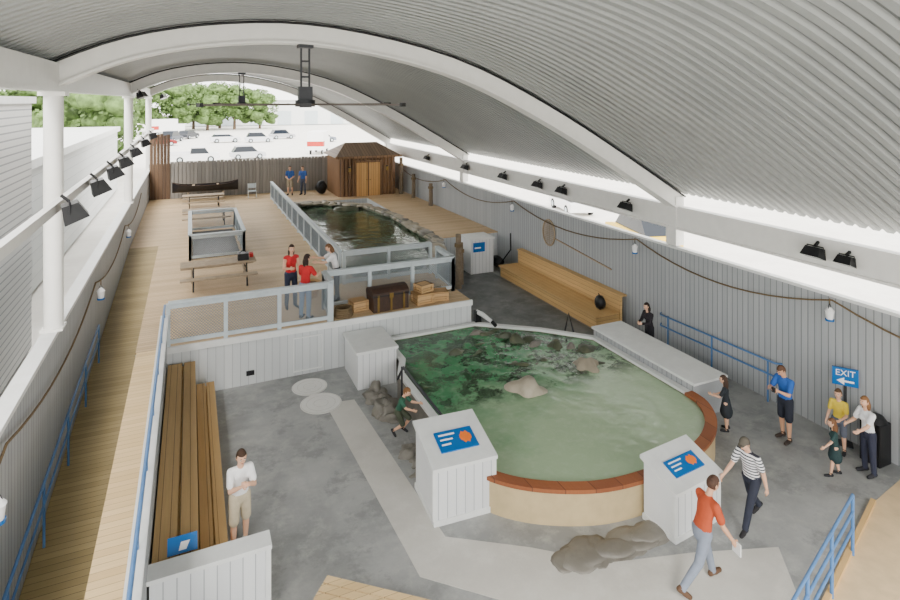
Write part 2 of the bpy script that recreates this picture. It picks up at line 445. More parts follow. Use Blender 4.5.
# ------------------------------------------------------------------ bleachers
b = MB()
b.box(-.5, -.18, 9.15, 15.95, .86, .92, BENCHW); b.box(-.14, .12, 9.15, 15.95, .86, .92, BENCHW)
b.box(-.5, .10, 9.15, 15.95, 0, .84, BENCHR)
b.box(.14, .34, 9.25, 15.6, .42, .48, BENCHW); b.box(.37, .55, 9.25, 15.6, .42, .48, BENCHW)
b.box(.14, .52, 9.25, 15.6, 0, .40, BENCHR)
b.obj('bleachers')
b = MB()
b.box(-.5, 1.05, 8.72, 8.95, 0, 1.02, SIDV_XW); b.box(-.53, 1.08, 8.68, 9.0, 1.02, 1.08, OFFW)
b.box(1.0, 1.07, 8.70, 8.97, 0, 1.02, OFFW)
b.obj('bleacher_end_wall')
b = MB(); b.raw([(-.3, 9.22, .95), (.1, 9.22, .95), (.1, 9.36, 1.12), (-.3, 9.36, 1.12), (-.3, 9.25, .94), (.1, 9.25, .94), (.1, 9.39, 1.1), (-.3, 9.39, 1.1)],
      [(0, 1, 2, 3), (7, 6, 5, 4), (0, 4, 5, 1), (1, 5, 6, 2), (2, 6, 7, 3), (3, 7, 4, 0)], SIGNB)
b.box(-.2, .05, 9.36, 9.4, .92, 1.04, DGREY)
b.raw([(-.15, 9.242, .982), (-.05, 9.242, .982), (0, 9.305, 1.06), (-.12, 9.305, 1.06)], [(0, 1, 2, 3)], SIGNW); b.obj('blue_sign')
b = MB()
ang = math.atan2(-.94, 1.14)
c0 = Vector((2.5, 8.0)); dx = Vector((math.cos(ang), math.sin(ang))); dn = Vector((-dx.y, dx.x))
for k in range(3):
    o_ = c0 - dn * (.05 + .15 * k)
    p = o_ - dx * .85; q = o_ + dx * .9
    b.bar((p.x, p.y, .45), (q.x, q.y, .45), .13, .05, STRIPW)
for s_ in (-.6, .6):
    p = c0 + dx * s_; q = p - dn * .42
    b.bar((p.x, p.y, .38), (q.x, q.y, .38), .07, .09, BENCHR)
    for w in (p, q): b.bar((w.x, w.y, 0), (w.x, w.y, .36), .07, .07, BENCHR)
b.obj('wooden_bench')
b = MB()
b.box(12.05, 12.95, 15.2, 21.6, 0, .42, BENCHR)
for k in range(5): b.box(11.98 + k * .19, 12.15 + k * .19, 15.15, 21.65, .42, .47, BENCHR)
b.box(12.95, 13.05, 15.15, 21.65, 0, 1.0, BENCHR); b.box(12.93, 13.2, 15.1, 21.7, 1.0, 1.05, BENCHR)
b.obj('wall_bench')

# ------------------------------------------------------------------ touch pool
RZ = .66
front = [(4.75, 10.5), (4.78, 9.9), (4.95, 9.35), (5.4, 8.85), (6.05, 8.45), (6.75, 8.2), (7.6, 8.12), (8.6, 8.2), (9.55, 8.5), (10.25, 8.98), (10.68, 9.6), (10.75, 10.1)]
rest = [(10.75, 13.6), (9.6, 14.8), (8.0, 16.0), (5.05, 16.0), (5.05, 14.5), (4.75, 13.8)]
def catm(P, k=5):
    out = []
    for i in range(len(P) - 1):
        p0 = P[max(0, i - 1)]; p1 = P[i]; p2 = P[i + 1]; p3 = P[min(len(P) - 1, i + 2)]
        for j in range(k):
            t = j / k
            out.append(tuple(.5 * (2 * p1[a] + (-p0[a] + p2[a]) * t + (2 * p0[a] - 5 * p1[a] + 4 * p2[a] - p3[a]) * t * t + (-p0[a] + 3 * p1[a] - 3 * p2[a] + p3[a]) * t ** 3) for a in (0, 1)))
    out.append(P[-1]); return out
fr = catm(front); outer = fr + rest; nf = len(fr)
def inset(P, d):
    out = []; n = len(P)
    for i in range(n):
        a, p, c = Vector(P[i - 1]), Vector(P[i]), Vector(P[(i + 1) % n])
        e1 = (p - a).normalized(); e2 = (c - p).normalized()
        n1 = Vector((-e1.y, e1.x)); n2 = Vector((-e2.y, e2.x)); m_ = (n1 + n2).normalized()
        out.append(tuple(p + m_ * d / max(.5, m_.dot(n1))))
    return out
inner = inset(outer, .16); rimo = inset(outer, -.04); rimi = inset(outer, .20)
b = MB(); n = len(outer)
for i in range(n):
    j = (i + 1) % n; fr_ = i < nf - 1
    b.raw([(*outer[i], 0), (*outer[j], 0), (*outer[j], RZ - .07), (*outer[i], RZ - .07)], [(0, 1, 2, 3)], BEIGE if fr_ else SLAB)
    b.raw([(*inner[j], 0), (*inner[i], 0), (*inner[i], RZ - .07), (*inner[j], RZ - .07)], [(0, 1, 2, 3)], SUBR)
    m = RIMW if fr_ else OFFW
    A, B = (rimo, rimi) if fr_ else (outer, inner)
    q = [(*A[i], RZ - .07), (*A[j], RZ - .07), (*B[j], RZ - .07), (*B[i], RZ - .07)]
    t = [(a[0], a[1], RZ) for a in q]
    b.raw(q + t, [(3, 2, 1, 0), (4, 5, 6, 7), (0, 1, 5, 4), (1, 2, 6, 5), (2, 3, 7, 6), (3, 0, 4, 7)], m)
pool = b.obj('touch_pool')
PB = concrete('pool_bed', (214, 222, 196), (186, 202, 170), (224, 228, 208))
b = MB(); b.prism(inner, .02, .12, PB); b.obj('pool_bed', parent=pool)
W1 = water('pool_water_surface', (184, 208, 170), (84, 150, 104), (40, 58, 40), 10.6, 13.4, 11.4, .25, 2.2, .55)
b = MB(); b.raw([(x, y, .57) for x, y in inner], [tuple(range(n))], W1); b.obj('water', parent=pool)
def rocks(name, lst, parent=None):
    b = MB()
    for k, (x, y, z, rx, ry, rz, m) in enumerate(lst): b.ell((x, y, z), (rx, ry, rz), m, 24, 14, rockfn(int(x * 97 + y * 31), .34))
    return b.obj(name, parent=parent)
rl = [(7.3, 11.95, .42, .50, .46, .36, ROCK), (9.45, 12.3, .38, .40, .32, .34, ROCK), (8.4, 13.0, .4, .3, .2, .2, DROCK)]
rnd = random.Random(4)
for k in range(12):
    t = k / 11; x = 6.6 + 3.6 * t + rnd.uniform(-.2, .2); y = 12.6 + rnd.uniform(-.3, .45) + .4 * math.sin(t * 5)
    rl.append((x, y, .25, rnd.uniform(.22, .45), rnd.uniform(.15, .3), rnd.uniform(.2, .33), DROCK))
for k in range(15):
    t = k / 14; x = 8.1 + 2.3 * t; y = 15.5 - 2.3 * t + rnd.uniform(-.2, .1)
    rl.append((x - .3, y - .1, .2, rnd.uniform(.25, .5), rnd.uniform(.2, .35), rnd.uniform(.36, .46), DROCK if k % 4 else SLAB))
for k in range(7):
    rl.append((6.7 + k * .25, 14.7 + rnd.uniform(-.6, .8), .2, .4, .22, .36, DROCK))
rocks('pool_rocks', rl, pool)
b = MB(); b.tube([(8.1, 16.0, .95), (8.15, 15.7, .95), (8.25, 15.3, .86)], [.07, .07, .05], OFFW, 12); b.tube([(8.25, 15.3, .86), (8.3, 15.15, .78)], [.06, .055], BLACK, 12); b.box(8.0, 8.2, 15.9, 16.05, .6, 1.0, BLACK); b.obj('water_inlet_pipe')

b = MB(); b.box(10.78, 11.8, 10.05, 13.75, 0, .8, SIDV_Y); b.box(10.74, 11.84, 10.0, 13.8, .8, .86, OFFW); b.obj('storage_box', bevel=.01)
b = MB(); b.box(3.95, 5.0, 14.6, 16.0, 0, .92, SIDV_XW); b.box(3.9, 5.04, 14.55, 16.02, .92, .99, OFFW); b.obj('storage_box', bevel=.01)
def kiosk(x0, x1, y0, y1, zf, zb, rot=0):
    b = MB(); hx, hy = (x1 - x0) / 2, (y1 - y0) / 2
    prof = [(-hy, .1), (-hy, zf), (hy, zb), (hy, .1)]
    b.xprof(prof, -hx, hx, SIDV_XW); b.xprof([(-hy - .02, 0), (-hy - .02, .1), (hy + .02, .1), (hy + .02, 0)], -hx - .02, hx + .02, OFFW)
    b.xprof([(-hy - .05, zf - .01), (-hy - .05, zf + .05), (hy + .05, zb + .06), (hy + .05, zb)], -hx - .05, hx + .05, OFFW)
    for sx in (-1, 1): b.box(sx * hx - .04, sx * hx + .04, -hy - .01, -hy + .05, .1, zf, OFFW)
    def top(u, v, e):
        yy = v * hy; zz = zf + .055 + (zb - zf) * (yy + hy) / (2 * hy) + e
        return (u * hx, yy, zz)
    def pan(u0, u1, v0, v1, e, m):
        vs = [top(u0, v0, e), top(u1, v0, e), top(u1, v1, e), top(u0, v1, e), top(u0, v0, e - .02), top(u1, v0, e - .02), top(u1, v1, e - .02), top(u0, v1, e - .02)]
        b.raw(vs, [(0, 1, 2, 3), (0, 4, 5, 1), (1, 5, 6, 2), (2, 6, 7, 3), (3, 7, 4, 0)], m)
    pan(-.62, .68, -.55, .3, .025, SIGNB)
    for r_ in range(3): pan(-.5, .05 - .12 * r_, .1 - .2 * r_, .16 - .2 * r_, .03, SIGNW)
    vs = [Vector(top(.36 + .2 * math.cos(t * math.pi / 8), -.12 + .28 * math.sin(t * math.pi / 8) * (1 if t % 2 else .7), .034)) for t in range(16)]
    b.raw(vs, [tuple(range(16))], SIGNO)
    b.obj('information_kiosk', loc=((x0 + x1) / 2, (y0 + y1) / 2, 0), rot=rot)
kiosk(3.95, 5.1, 9.35, 10.45, .98, 1.22, -.06)
kiosk(7.45, 8.6, 7.42, 8.10, .82, 1.08, .10)
b = MB(); b.tube([(4.62, 10.6, .7), (4.62, 10.7, 1.15), (4.62, 13.0, 1.15), (4.62, 13.4, .7)], .03, DGREY, 8)
for y in (10.7, 13.1): b.cyl((4.62, y, 0), (4.62, y, 1.12), .025, .025, DGREY, 8)
b.obj('pool_handrail')
b = MB(); b.tube([(10.2, 14.35, .6), (10.3, 14.3, 1.15), (10.4, 14.2, .6)], .03, DGREY, 8); b.obj('pool_handrail')

# ------------------------------------------------------------------ back pool in the deck
po = [(4.9, 19.45), (7.9, 19.45), (9.3, 21.6), (10.2, 24.0), (10.25, 30), (9.6, 33.5), (7.5, 35.6), (5.6, 35.7), (4.9, 34)]
pi_ = inset(po, .3)
b = MB(); n = len(po)
for i in range(n):
    j = (i + 1) % n
    b.raw([(*po[i], 0), (*po[j], 0), (*po[j], 1.32), (*po[i], 1.32)], [(0, 1, 2, 3)], CAPW)
    b.raw([(*pi_[j], .5), (*pi_[i], .5), (*pi_[i], 1.32), (*pi_[j], 1.32)], [(0, 1, 2, 3)], SUBR)
    b.raw([(*po[i], 1.32), (*po[j], 1.32), (*pi_[j], 1.32), (*pi_[i], 1.32)], [(0, 1, 2, 3)], ROCK)
b.raw([(x, y, .5) for x, y in pi_], [tuple(range(n))], SUBR)
p2 = b.obj('shark_pool')
W2 = water('deep_pool_water', (80, 112, 84), (58, 90, 66), (38, 54, 42), 22, 34, 10, .2, 1.2, .6)
b = MB(); b.raw([(x, y, 1.08) for x, y in pi_], [tuple(range(n))], W2); b.obj('water', parent=p2)
b = MB(); rnd = random.Random(11)
for i in range(2, n - 1):
    for t in np.arange(0, 1, .16 if i != 3 else .09):
        x = po[i][0] * (1 - t) + po[(i + 1) % n][0] * t; y = po[i][1] * (1 - t) + po[(i + 1) % n][1] * t
        d = Vector((7.4 - x, 27.5 - y)).normalized() * .12
        b.ell((x + d.x, y + d.y, 1.22), (rnd.uniform(.25, .36), rnd.uniform(.35, .6), rnd.uniform(.09, .16)), ROCK if rnd.random() < .6 else SLAB, 14, 9, rockfn(i * 7 + int(t * 10), .3))
b.ell((5.6, 34.2, 1.0), (.4, .5, .35), DROCK, 14, 9, rockfn(77, .3)); b.ell((8.3, 33.4, 1.0), (.8, .5, .25), DROCK, 14, 9, rockfn(78, .3))
b.obj('rocks', parent=p2)

b = MB(); b.box(11.0, 12.1, 22.3, 23.3, 0, 1.45, SIDV_XW); b.box(10.95, 12.15, 22.25, 23.35, 1.45, 1.52, OFFW)
b.box(11.1, 11.65, 22.25, 22.3, .95, 1.35, SIGNB); b.box(11.15, 11.45, 22.24, 22.25, 1.1, 1.16, SIGNW); b.obj('equipment_cabinet', bevel=.01)
def piling(x, y, z, h, r=.12, name='dock_piling'):
    b = MB(); b.tube([(0, 0, 0), (.01, 0, h * .5), (0, .01, h)], [r * 1.08, r, r * .93], PILE, 12)
    for k in range(3): b.tube([((r + .02) * math.cos(t * math.pi / 6), (r + .02) * math.sin(t * math.pi / 6), h * .78 + k * .045) for t in range(13)], .022, ROPE, 6)
    b.obj(name, loc=(x, y, z))
piling(9.75, 20.9, 0, 2.15); piling(10.05, 21.3, 0, 1.7, .1)
piling(12.75, 36.3, DZ, 2.4); piling(12.95, 34.5, DZ, 1.5); piling(12.9, 31.5, DZ, 1.3)
b = MB(); b.ell((12.6, 22.9, .25), (.3, .4, .25), BLACK, 14, 9, rockfn(2, .2)); b.tube([(12.6, 22.5, .3), (12.9, 22.2, .9), (12.95, 22.3, 1.6)], .03, BLACK, 8); b.obj('hose_reel')

# ------------------------------------------------------------------ hut
b = MB()
hx0, hx1, hy0, hy1, hz = 8.75, 12.35, 36.6, 39.8, 2.55
x = hx0
while x < hx1 - .05: b.cyl((x + .12, hy0, DZ), (x + .12, hy0, DZ + hz), .13, .12, LOG, 10); x += .24
y = hy0
while y < hy1: b.cyl((hx0, y + .12, DZ), (hx0, y + .12, DZ + hz), .13, .12, LOG, 10); b.cyl((hx1, y + .12, DZ), (hx1, y + .12, DZ + hz), .13, .12, LOG, 10); y += .24
b.box(hx0, hx1, hy1 - .1, hy1, DZ, DZ + hz, LOG)
b.box(9.75, 11.35, hy0 - .2, hy0 - .13, DZ, DZ + 2.15, DOORW)
for dx_ in (9.68, 10.52, 11.33): b.box(dx_, dx_ + .07, hy0 - .23, hy0 - .13, DZ, DZ + 2.25, LOG)
b.box(9.62, 11.46, hy0 - .24, hy0 - .13, DZ + 2.18, DZ + 2.3, LOG)
for xx in (10.43, 10.66): b.ell((xx, hy0 - .24, DZ + 1.05), (.04, .04, .04), BRASS, 8, 6)
for xx in (9.3, 11.8):
    b.box(xx - .07, xx + .07, hy0 - .3, hy0 - .16, DZ + 1.6, DZ + 1.85, BRASS); b.ell((xx, hy0 - .23, DZ + 1.88), (.09, .09, .05), BLACK, 8, 6)
cx, cy = (hx0 + hx1) / 2, (hy0 + hy1) / 2
e = .4; z0 = DZ + hz; z1 = z0 + .8
R4 = [(hx0 - e, hy0 - e, z0), (hx1 + e, hy0 - e, z0), (hx1 + e, hy1 + .3, z0), (hx0 - e, hy1 + .3, z0), (cx - 1.1, cy, z1), (cx + 1.1, cy, z1)]
b.raw(R4, [(0, 1, 5, 4), (1, 2, 5), (2, 3, 4, 5), (3, 0, 4), (3, 2, 1, 0)], SHING)
b.box(hx0 - e, hx1 + e, hy0 - e - .03, hy0 - e, z0 - .1, z0 + .05, LOG)
b.obj('wooden_hut')

# ------------------------------------------------------------------ picnic tables, props
def picnic(x, y, L=2.0, items=False, rot=0):
    b = MB()
    for k in range(5): b.box(-L / 2, L / 2, -.37 + k * .15, -.24 + k * .15, .72, .76, TABLE)
    for s_ in (-1, 1):
        for k in range(2): b.box(-L / 2, L / 2, s_ * .74 - .14 + k * .145, s_ * .74 - .01 + k * .145, .42, .46, TABLE)
    for sx in (-.35 * L, .35 * L):
        b.bar((sx, -.85, .40), (sx, .85, .40), .05, .09, TABLE); b.bar((sx, -.36, .69), (sx, .36, .69), .05, .08, TABLE)
        for s_ in (-1, 1): b.bar((sx + .04, s_ * .28, .70), (sx + .04, s_ * .62, .0), .05, .1, BLACK)
    if items:
        b.box(.6, .95, -.2, .1, .76, .98, BLACK); b.tube([(.65, -.05, .98), (.77, -.05, 1.08), (.9, -.05, .98)], .015, BLACK, 6)
        b.box(1.0, 1.12, .1, .3, .76, .9, plain('red_bag', (190, 40, 36)))
    b.obj('picnic_table', loc=(x, y, DZ), rot=rot)
picnic(.88, 21.0, 2.35, True); picnic(.75, 31.4, 2.2); picnic(.7, 36.2, 2.2)
b = MB(); vs = []; fs = []; nu = 20; nv = 8
for i in range(nu + 1):
    t = -1 + 2 * i / nu; w = .42 * (1 - t * t) ** .6 + .01; hgt = .42 + .22 * t ** 4
    for j in range(nv + 1):
        a = math.pi * j / nv; vs.append((t * 1.9, -w * math.cos(a), hgt * (1 - math.sin(a))))
for i in range(nu):
    for j in range(nv): fs.append((i * (nv + 1) + j, i * (nv + 1) + j + 1, (i + 1) * (nv + 1) + j + 1, (i + 1) * (nv + 1) + j))
CAN = plain('canoe_black', (30, 28, 30), .35)
b.raw(vs, fs, CAN, True)
for s_ in (-1, 1): b.tube([(-1.9 + 3.8 * i / 12, s_ * (.42 * (1 - (-1 + 2 * i / 12) ** 2) ** .6 + .01), .42 + .22 * (-1 + 2 * i / 12) ** 4) for i in range(13)], .02, BROWN, 6)
for tx in (-.7, .7): b.bar((tx, -.34, .4), (tx, .34, .4), .15, .03, TABLE)
for tx in (-1.0, 1.0):
    b.bar((tx, -.35, -.06), (tx, .35, -.06), .1, .1, TABLE)
    for sy in (-.3, .3): b.bar((tx, sy, -.1), (tx, sy, -.5), .07, .07, TABLE)
b.obj('canoe', loc=(.9, 39.3, DZ + .5))
b = MB()
for sx in (-.24, .24):
    b.tube([(sx, .25, 0), (sx, -.18, .45), (sx, -.28, .9)], .015, OFFW, 6); b.tube([(sx, -.25, 0), (sx, .22, .45)], .015, OFFW, 6)
b.box(-.24, .24, -.2, .24, .44, .46, CAPW); b.box(-.24, .24, -.29, -.26, .6, .88, CAPW)
b.obj('folding_chair', loc=(3.6, 38.6, DZ), rot=math.pi)
b = MB(); b.ell((0, 0, .45), (.4, .3, .45), BLACK, 16, 10, rockfn(21, .12)); b.tube([(-.2, -.28, .5), (0, -.36, .75), (.2, -.28, .5)], .02, DGREY, 6); b.obj('garbage_bag', loc=(7.9, 38.3, DZ))
b = MB(); b.box(-.55, .55, -.32, .32, 0, .46, BROWN)
vs = []
for i in range(9):
    a = math.pi * i / 8; vs += [(-.57, -.33 * math.cos(a), .46 + .2 * math.sin(a)), (.57, -.33 * math.cos(a), .46 + .2 * math.sin(a))]
b.raw(vs, [(2 * i, 2 * i + 1, 2 * i + 3, 2 * i + 2) for i in range(8)] + [tuple(range(0, 18, 2)), tuple(range(17, 0, -2))], BROWN, False)
for sx in (-.4, 0, .4): b.box(sx - .03, sx + .03, -.335, -.32, 0, .49, BRASS)
b.box(-.57, .57, -.335, .335, .44, .48, BLACK); b.box(-.06, .06, -.35, -.33, .38, .52, BRASS); b.obj('treasure_chest', loc=(5.4, 16.6, DZ), rot=.05)
def crate(x, y, z, w, d, h, rot=0):
    b = MB(); b.box(-w / 2 + .02, w / 2 - .02, -d / 2 + .02, d / 2 - .02, .01, h - .01, CRATE)
    for sx in (-1, 1):
        for sy in (-1, 1): b.box(sx * w / 2 - .03, sx * w / 2 + .03, sy * d / 2 - .03, sy * d / 2 + .03, 0, h, CRATE)
    for zz in (0, h - .06):
        for sy in (-1, 1): b.box(-w / 2, w / 2, sy * d / 2 - .025, sy * d / 2 + .025, zz, zz + .06, CRATE)
        for sx in (-1, 1): b.box(sx * w / 2 - .025, sx * w / 2 + .025, -d / 2, d / 2, zz, zz + .06, CRATE)
    b.obj('wooden_crate', loc=(x, y, z), rot=rot)
crate(6.5, 16.55, DZ, .5, .45, .32, .1); crate(7.1, 16.6, DZ, .42, .4, .28, -.2); crate(6.55, 16.58, DZ + .325, .4, .36, .24, .3)
crate(4.55, 16.75, DZ, .42, .36, .3, .15)
b = MB()
for k in range(5): b.tube([(.26 * math.cos(t * math.pi / 8) * (1 - .04 * k), .26 * math.sin(t * math.pi / 8) * (1 - .04 * k), .03 + .05 * k) for t in range(17)], .028, ROPE, 6)
b.obj('rope_coil', loc=(4.02, 16.45, DZ))
b = MB()
for k in range(4): b.tube([((.2 + .03 * k) * math.cos(t * math.pi / 8), (.2 + .03 * k) * math.sin(t * math.pi / 8), .04 + .09 * k) for t in range(17)], .045, CRATE, 6)
b.cyl((0, 0, 0), (0, 0, .3), .19, .27, ROPE, 16); b.obj('wicker_basket', loc=(3.45, 18.6, DZ), scale=1.2)

# ------------------------------------------------------------------ handrails
b = MB()
P0 = (XL + .14, 7.2, 0.98); P1 = (XL + .14, 17.6, 1.6)
b.cyl(P0, P1, .025, .025, BLUE, 8); b.cyl((P0[0], P0[1], P0[2] - .35), (P1[0], P1[1], P1[2] - .35), .02, .02, BLUE, 8)
for t in np.linspace(0, 1, 6):
    y = P0[1] + (P1[1] - P0[1]) * t; z = P0[2] + (P1[2] - P0[2]) * t
    b.cyl((P0[0], y, max(0.0, (y - 9) * .069) + .02), (P0[0], y, z), .022, .022, BLUE, 8)
b.obj('ramp_handrail')
b = MB()
for z in (.62, .95): b.tube([(XR - .02, 13.6, z), (XR - .14, 13.5, z), (XR - .14, 9.7, z + .08), (XR - .02, 9.6, z + .08)], .024, BLUE, 8)
for y in (13.2, 11.6, 9.9): b.cyl((XR - .14, y, 0), (XR - .14, y, 1.0), .022, .022, BLUE, 8)
b.obj('wall_handrail')
b = MB()
a = Vector((6.6, 4.85, 0)); c = Vector((9.95, 5.98, 0))
for z in (.45, .72, 1.0): b.cyl(a + Vector((0, 0, z)), c + Vector((0, 0, z)), .025, .025, BLUE, 8)
for t in (0, .33, .66, 1): p = a.lerp(c, t); b.cyl(p, p + Vector((0, 0, 1.0)), .028, .028, BLUE, 8)
b.obj('entry_handrail')

# ------------------------------------------------------------------ fixtures
def spot(x, y, z, rot, big=1.0):
    b = MB(); s_ = big
    b.bar((0, .12, -.05), (0, 0, -.14 * s_), .05, .05, BLACK)
    b.tube([(-.2 * s_, 0, -.3 * s_), (-.2 * s_, 0, -.14 * s_), (.2 * s_, 0, -.14 * s_), (.2 * s_, 0, -.3 * s_)], .015, BLACK, 6)
    vs = [(-.18, -.1, -.14), (.18, -.1, -.14), (.18, .1, -.2), (-.18, .1, -.2), (-.23, -.24, -.34), (.23, -.24, -.34), (.23, .06, -.46), (-.23, .06, -.46)]
    b.raw([tuple(c_ * s_ for c_ in v) for v in vs], [(0, 1, 2, 3), (0, 4, 5, 1), (1, 5, 6, 2), (2, 6, 7, 3), (3, 7, 4, 0)], BLACK)
    b.raw([tuple(c_ * s_ for c_ in v) for v in vs[4:]], [(3, 2, 1, 0)], GLASSL)
    b.obj('floodlight', loc=(x, y, z), rot=rot)
for y in (11.8, 15.0, 17.8, 20.6, 24.4, 29.5, 35): spot(XL + .42, y, 5.92, math.pi / 2 + .2, 1.2)
for y in (8.7, 15.0, 18.6, 20.3, 23.2, 27.2, 32.5): spot(XR - .15, y, 4.28, -math.pi / 2, .95)
spot(XR - .15, 8.0, 4.22, -math.pi / 2, .8)
spot(XL + .4, 27.8, 8.0, 1.2, 1.0); spot(-1.6, 40.9, 8.0, 1.2, 1.0)
def fan(x, y, zt, zb, R):
    b = MB()
    for dx_ in (-.09, .09): b.bar((dx_, 0, zt - zb), (dx_, 0, .12), .04, .04, DGREY)
    b.box(-.15, .15, -.1, .1, .1, .4, DGREY); b.cyl((0, 0, -.05), (0, 0, .1), .22, .22, DGREY, 20); b.box(-.16, .16, -.16, .16, zt - zb - .12, zt - zb, DGREY)
    for z in np.arange(.6, zt - zb, .35): b.box(-.1, .1, -.02, .02, z, z + .04, DGREY)
    for k in range(6):
        t = .35 + k * math.pi / 3; d = Vector((math.cos(t), math.sin(t), 0))
        b.bar(d * .2, d * R, .2, .04, plain('fan_blade', (88, 80, 74), .5))
        b.bar(d * R, d * (R + .06), .22, .08, BLACK)
    b.obj('ceiling_fan', loc=(x, y, zb))
fan(2.36, 13.2, 8.78, 7.40, 2.3)
fan(2.15, 28.0, 8.78, 7.3, 2.3)
def lantern_rope(name, X, pts, sag):
    b = MB()
    for (y0, z0), (y1, z1) in zip(pts[:-1], pts[1:]):
        b.tube([(X, y0 + (y1 - y0) * t / 12, z0 + (z1 - z0) * t / 12 - sag * 4 * (t / 12) * (1 - t / 12)) for t in range(13)], .02, ROPE, 6)
    return b.obj(name)
lantern_rope('rope_garland', XR - .08, [(2, 3.0), (8.36, 3.0), (14.6, 3.0), (22.4, 3.0), (30, 3.0), (38, 3.0)], .5)
lantern_rope('rope_garland', XL + .08, [(2, 2.9), (9.5, 2.9), (17.5, 2.75), (25, 2.75), (33, 2.8)], .45)
def lantern(x, y, z):
    b = MB(); b.cyl((0, 0, .02), (0, 0, .1), .1, .04, SIGNW, 12); b.cyl((0, 0, -.16), (0, 0, .02), .07, .09, SIGNW, 12); b.cyl((0, 0, -.2), (0, 0, -.16), .09, .09, SIGNB, 12)
    b.tube([(-.08, 0, .0), (0, 0, .2), (.08, 0, 0)], .01, DGREY, 6); b.cyl((0, 0, .18), (0, 0, .3), .012, .012, ROPE, 6); b.obj('lantern', loc=(x, y, z))
for y in (8.36, 14.6, 22.4, 30): lantern(XR - .16, y, 2.75)
for y, z in ((8.6, 2.6), (17.5, 2.5), (25, 2.5)): lantern(XL + .2, y, z)
b = MB(); NX = XR - .035
hc = (19.7, 2.15)
ring = [(NX, hc[0] + .42 * math.cos(t * math.pi / 12), hc[1] + .52 * math.sin(t * math.pi / 12)) for t in range(25)]
b.tube(ring, .03, TABLE, 8); b.cyl((NX, 19.3, 2.0), (NX, 15.9, 1.67), .03, .03, TABLE, 8)
for k in range(-6, 7):
    u = k / 7; h = math.sqrt(1 - u * u)
    b.cyl((NX + .02, hc[0] + .42 * u, hc[1] - .52 * h), (NX + .02, hc[0] + .42 * u, hc[1] + .52 * h), .008, .008, TABLE, 4)
    b.cyl((NX + .02, hc[0] - .42 * h, hc[1] + .52 * u), (NX + .02, hc[0] + .42 * h, hc[1] + .52 * u), .008, .008, TABLE, 4)
b.obj('fishing_net')
b = MB(); b.box(-.02, .02, -.24, .24, 0, .38, SIGNB)
b.raw([(-.022, .16, .10), (-.022, .02, .18), (-.022, .02, .12), (-.022, -.16, .12), (-.022, -.16, .08), (-.022, .02, .08), (-.022, .02, .02)], [(0, 1, 2, 3, 4, 5, 6)], SIGNW)
b.box(0, .03, -.03, .03, -1.25, 0, DGREY); b.box(-.12, .12, -.14, .14, -1.28, -1.25, DGREY)
ex = b.obj('exit_sign', loc=(13.02, 7.98, 1.28), rot=.65)
cu = bpy.data.curves.new('exit_text', 'FONT'); cu.body = 'EXIT'; cu.size = .18; cu.align_x = 'CENTER'; cu.extrude = .002
cu.materials.append(SIGNW); to = bpy.data.objects.new('exit_text', cu); C.objects.link(to); to.parent = ex
to.location = (-.025, 0, .215); to.rotation_euler = (math.pi / 2, 0, -math.pi / 2)
b = MB(); b.ell((0, 0, .38), (.25, .3, .35), BLACK, 14, 9, rockfn(31, .1)); b.tube([(0, -.1, .65), (-.1, 0, .83), (0, .1, .65)], .015, BLACK, 6); b.obj('backpack', loc=(12.5, 15.6, .475), scale=.7)
b = MB(); b.box(-.2, .2, -.2, .2, 0, .85, BLACK); b.cyl((0, 0, .85), (0, 0, .95), .22, .15, BLACK, 16); b.obj('trash_bin', loc=(12.98, 7.35, 0), bevel=.02)

# ------------------------------------------------------------------ outside world
b = MB(); b.box(-9, -4.4, 8, 21.3, 0, 7.4, LOUV); b.box(-9.1, -4.3, 7.9, 21.4, 7.4, 7.6, OFFW); b.obj('outbuilding')
b = MB(); b.box(-12, -5.6, 23, 56, 0, 4.9, STUC); b.box(-12.2, -5.4, 22.8, 56.2, 4.9, 5.25, OFFW)
b.box(-5.6, -5.55, 30, 31.2, 2.6, 4.0, GLASS); b.box(-5.58, -5.5, 29.9, 31.3, 2.5, 2.6, SAND); b.box(-5.58, -5.5, 29.9, 31.3, 4.0, 4.1, SAND)
for y in (29.9, 31.2): b.box(-5.58, -5.5, y, y + .1, 2.5, 4.1, SAND)
b.obj('outbuilding')
b = MB(); b.box(-5, 52, 180, 210, 0, 7.5, OFFW); b.raw([(-6, 179, 7.5), (53, 179, 7.5), (53, 211, 7.5), (-6, 211, 7.5), (-6, 195, 12), (53, 195, 12)], [(0, 1, 5, 4), (2, 3, 4, 5), (0, 4, 3), (1, 2, 5)], WHITE)
for x in range(0, 50, 8): b.box(x, x + 4, 179.9, 180, 0, 4.2, CAPW)
b.obj('warehouse')
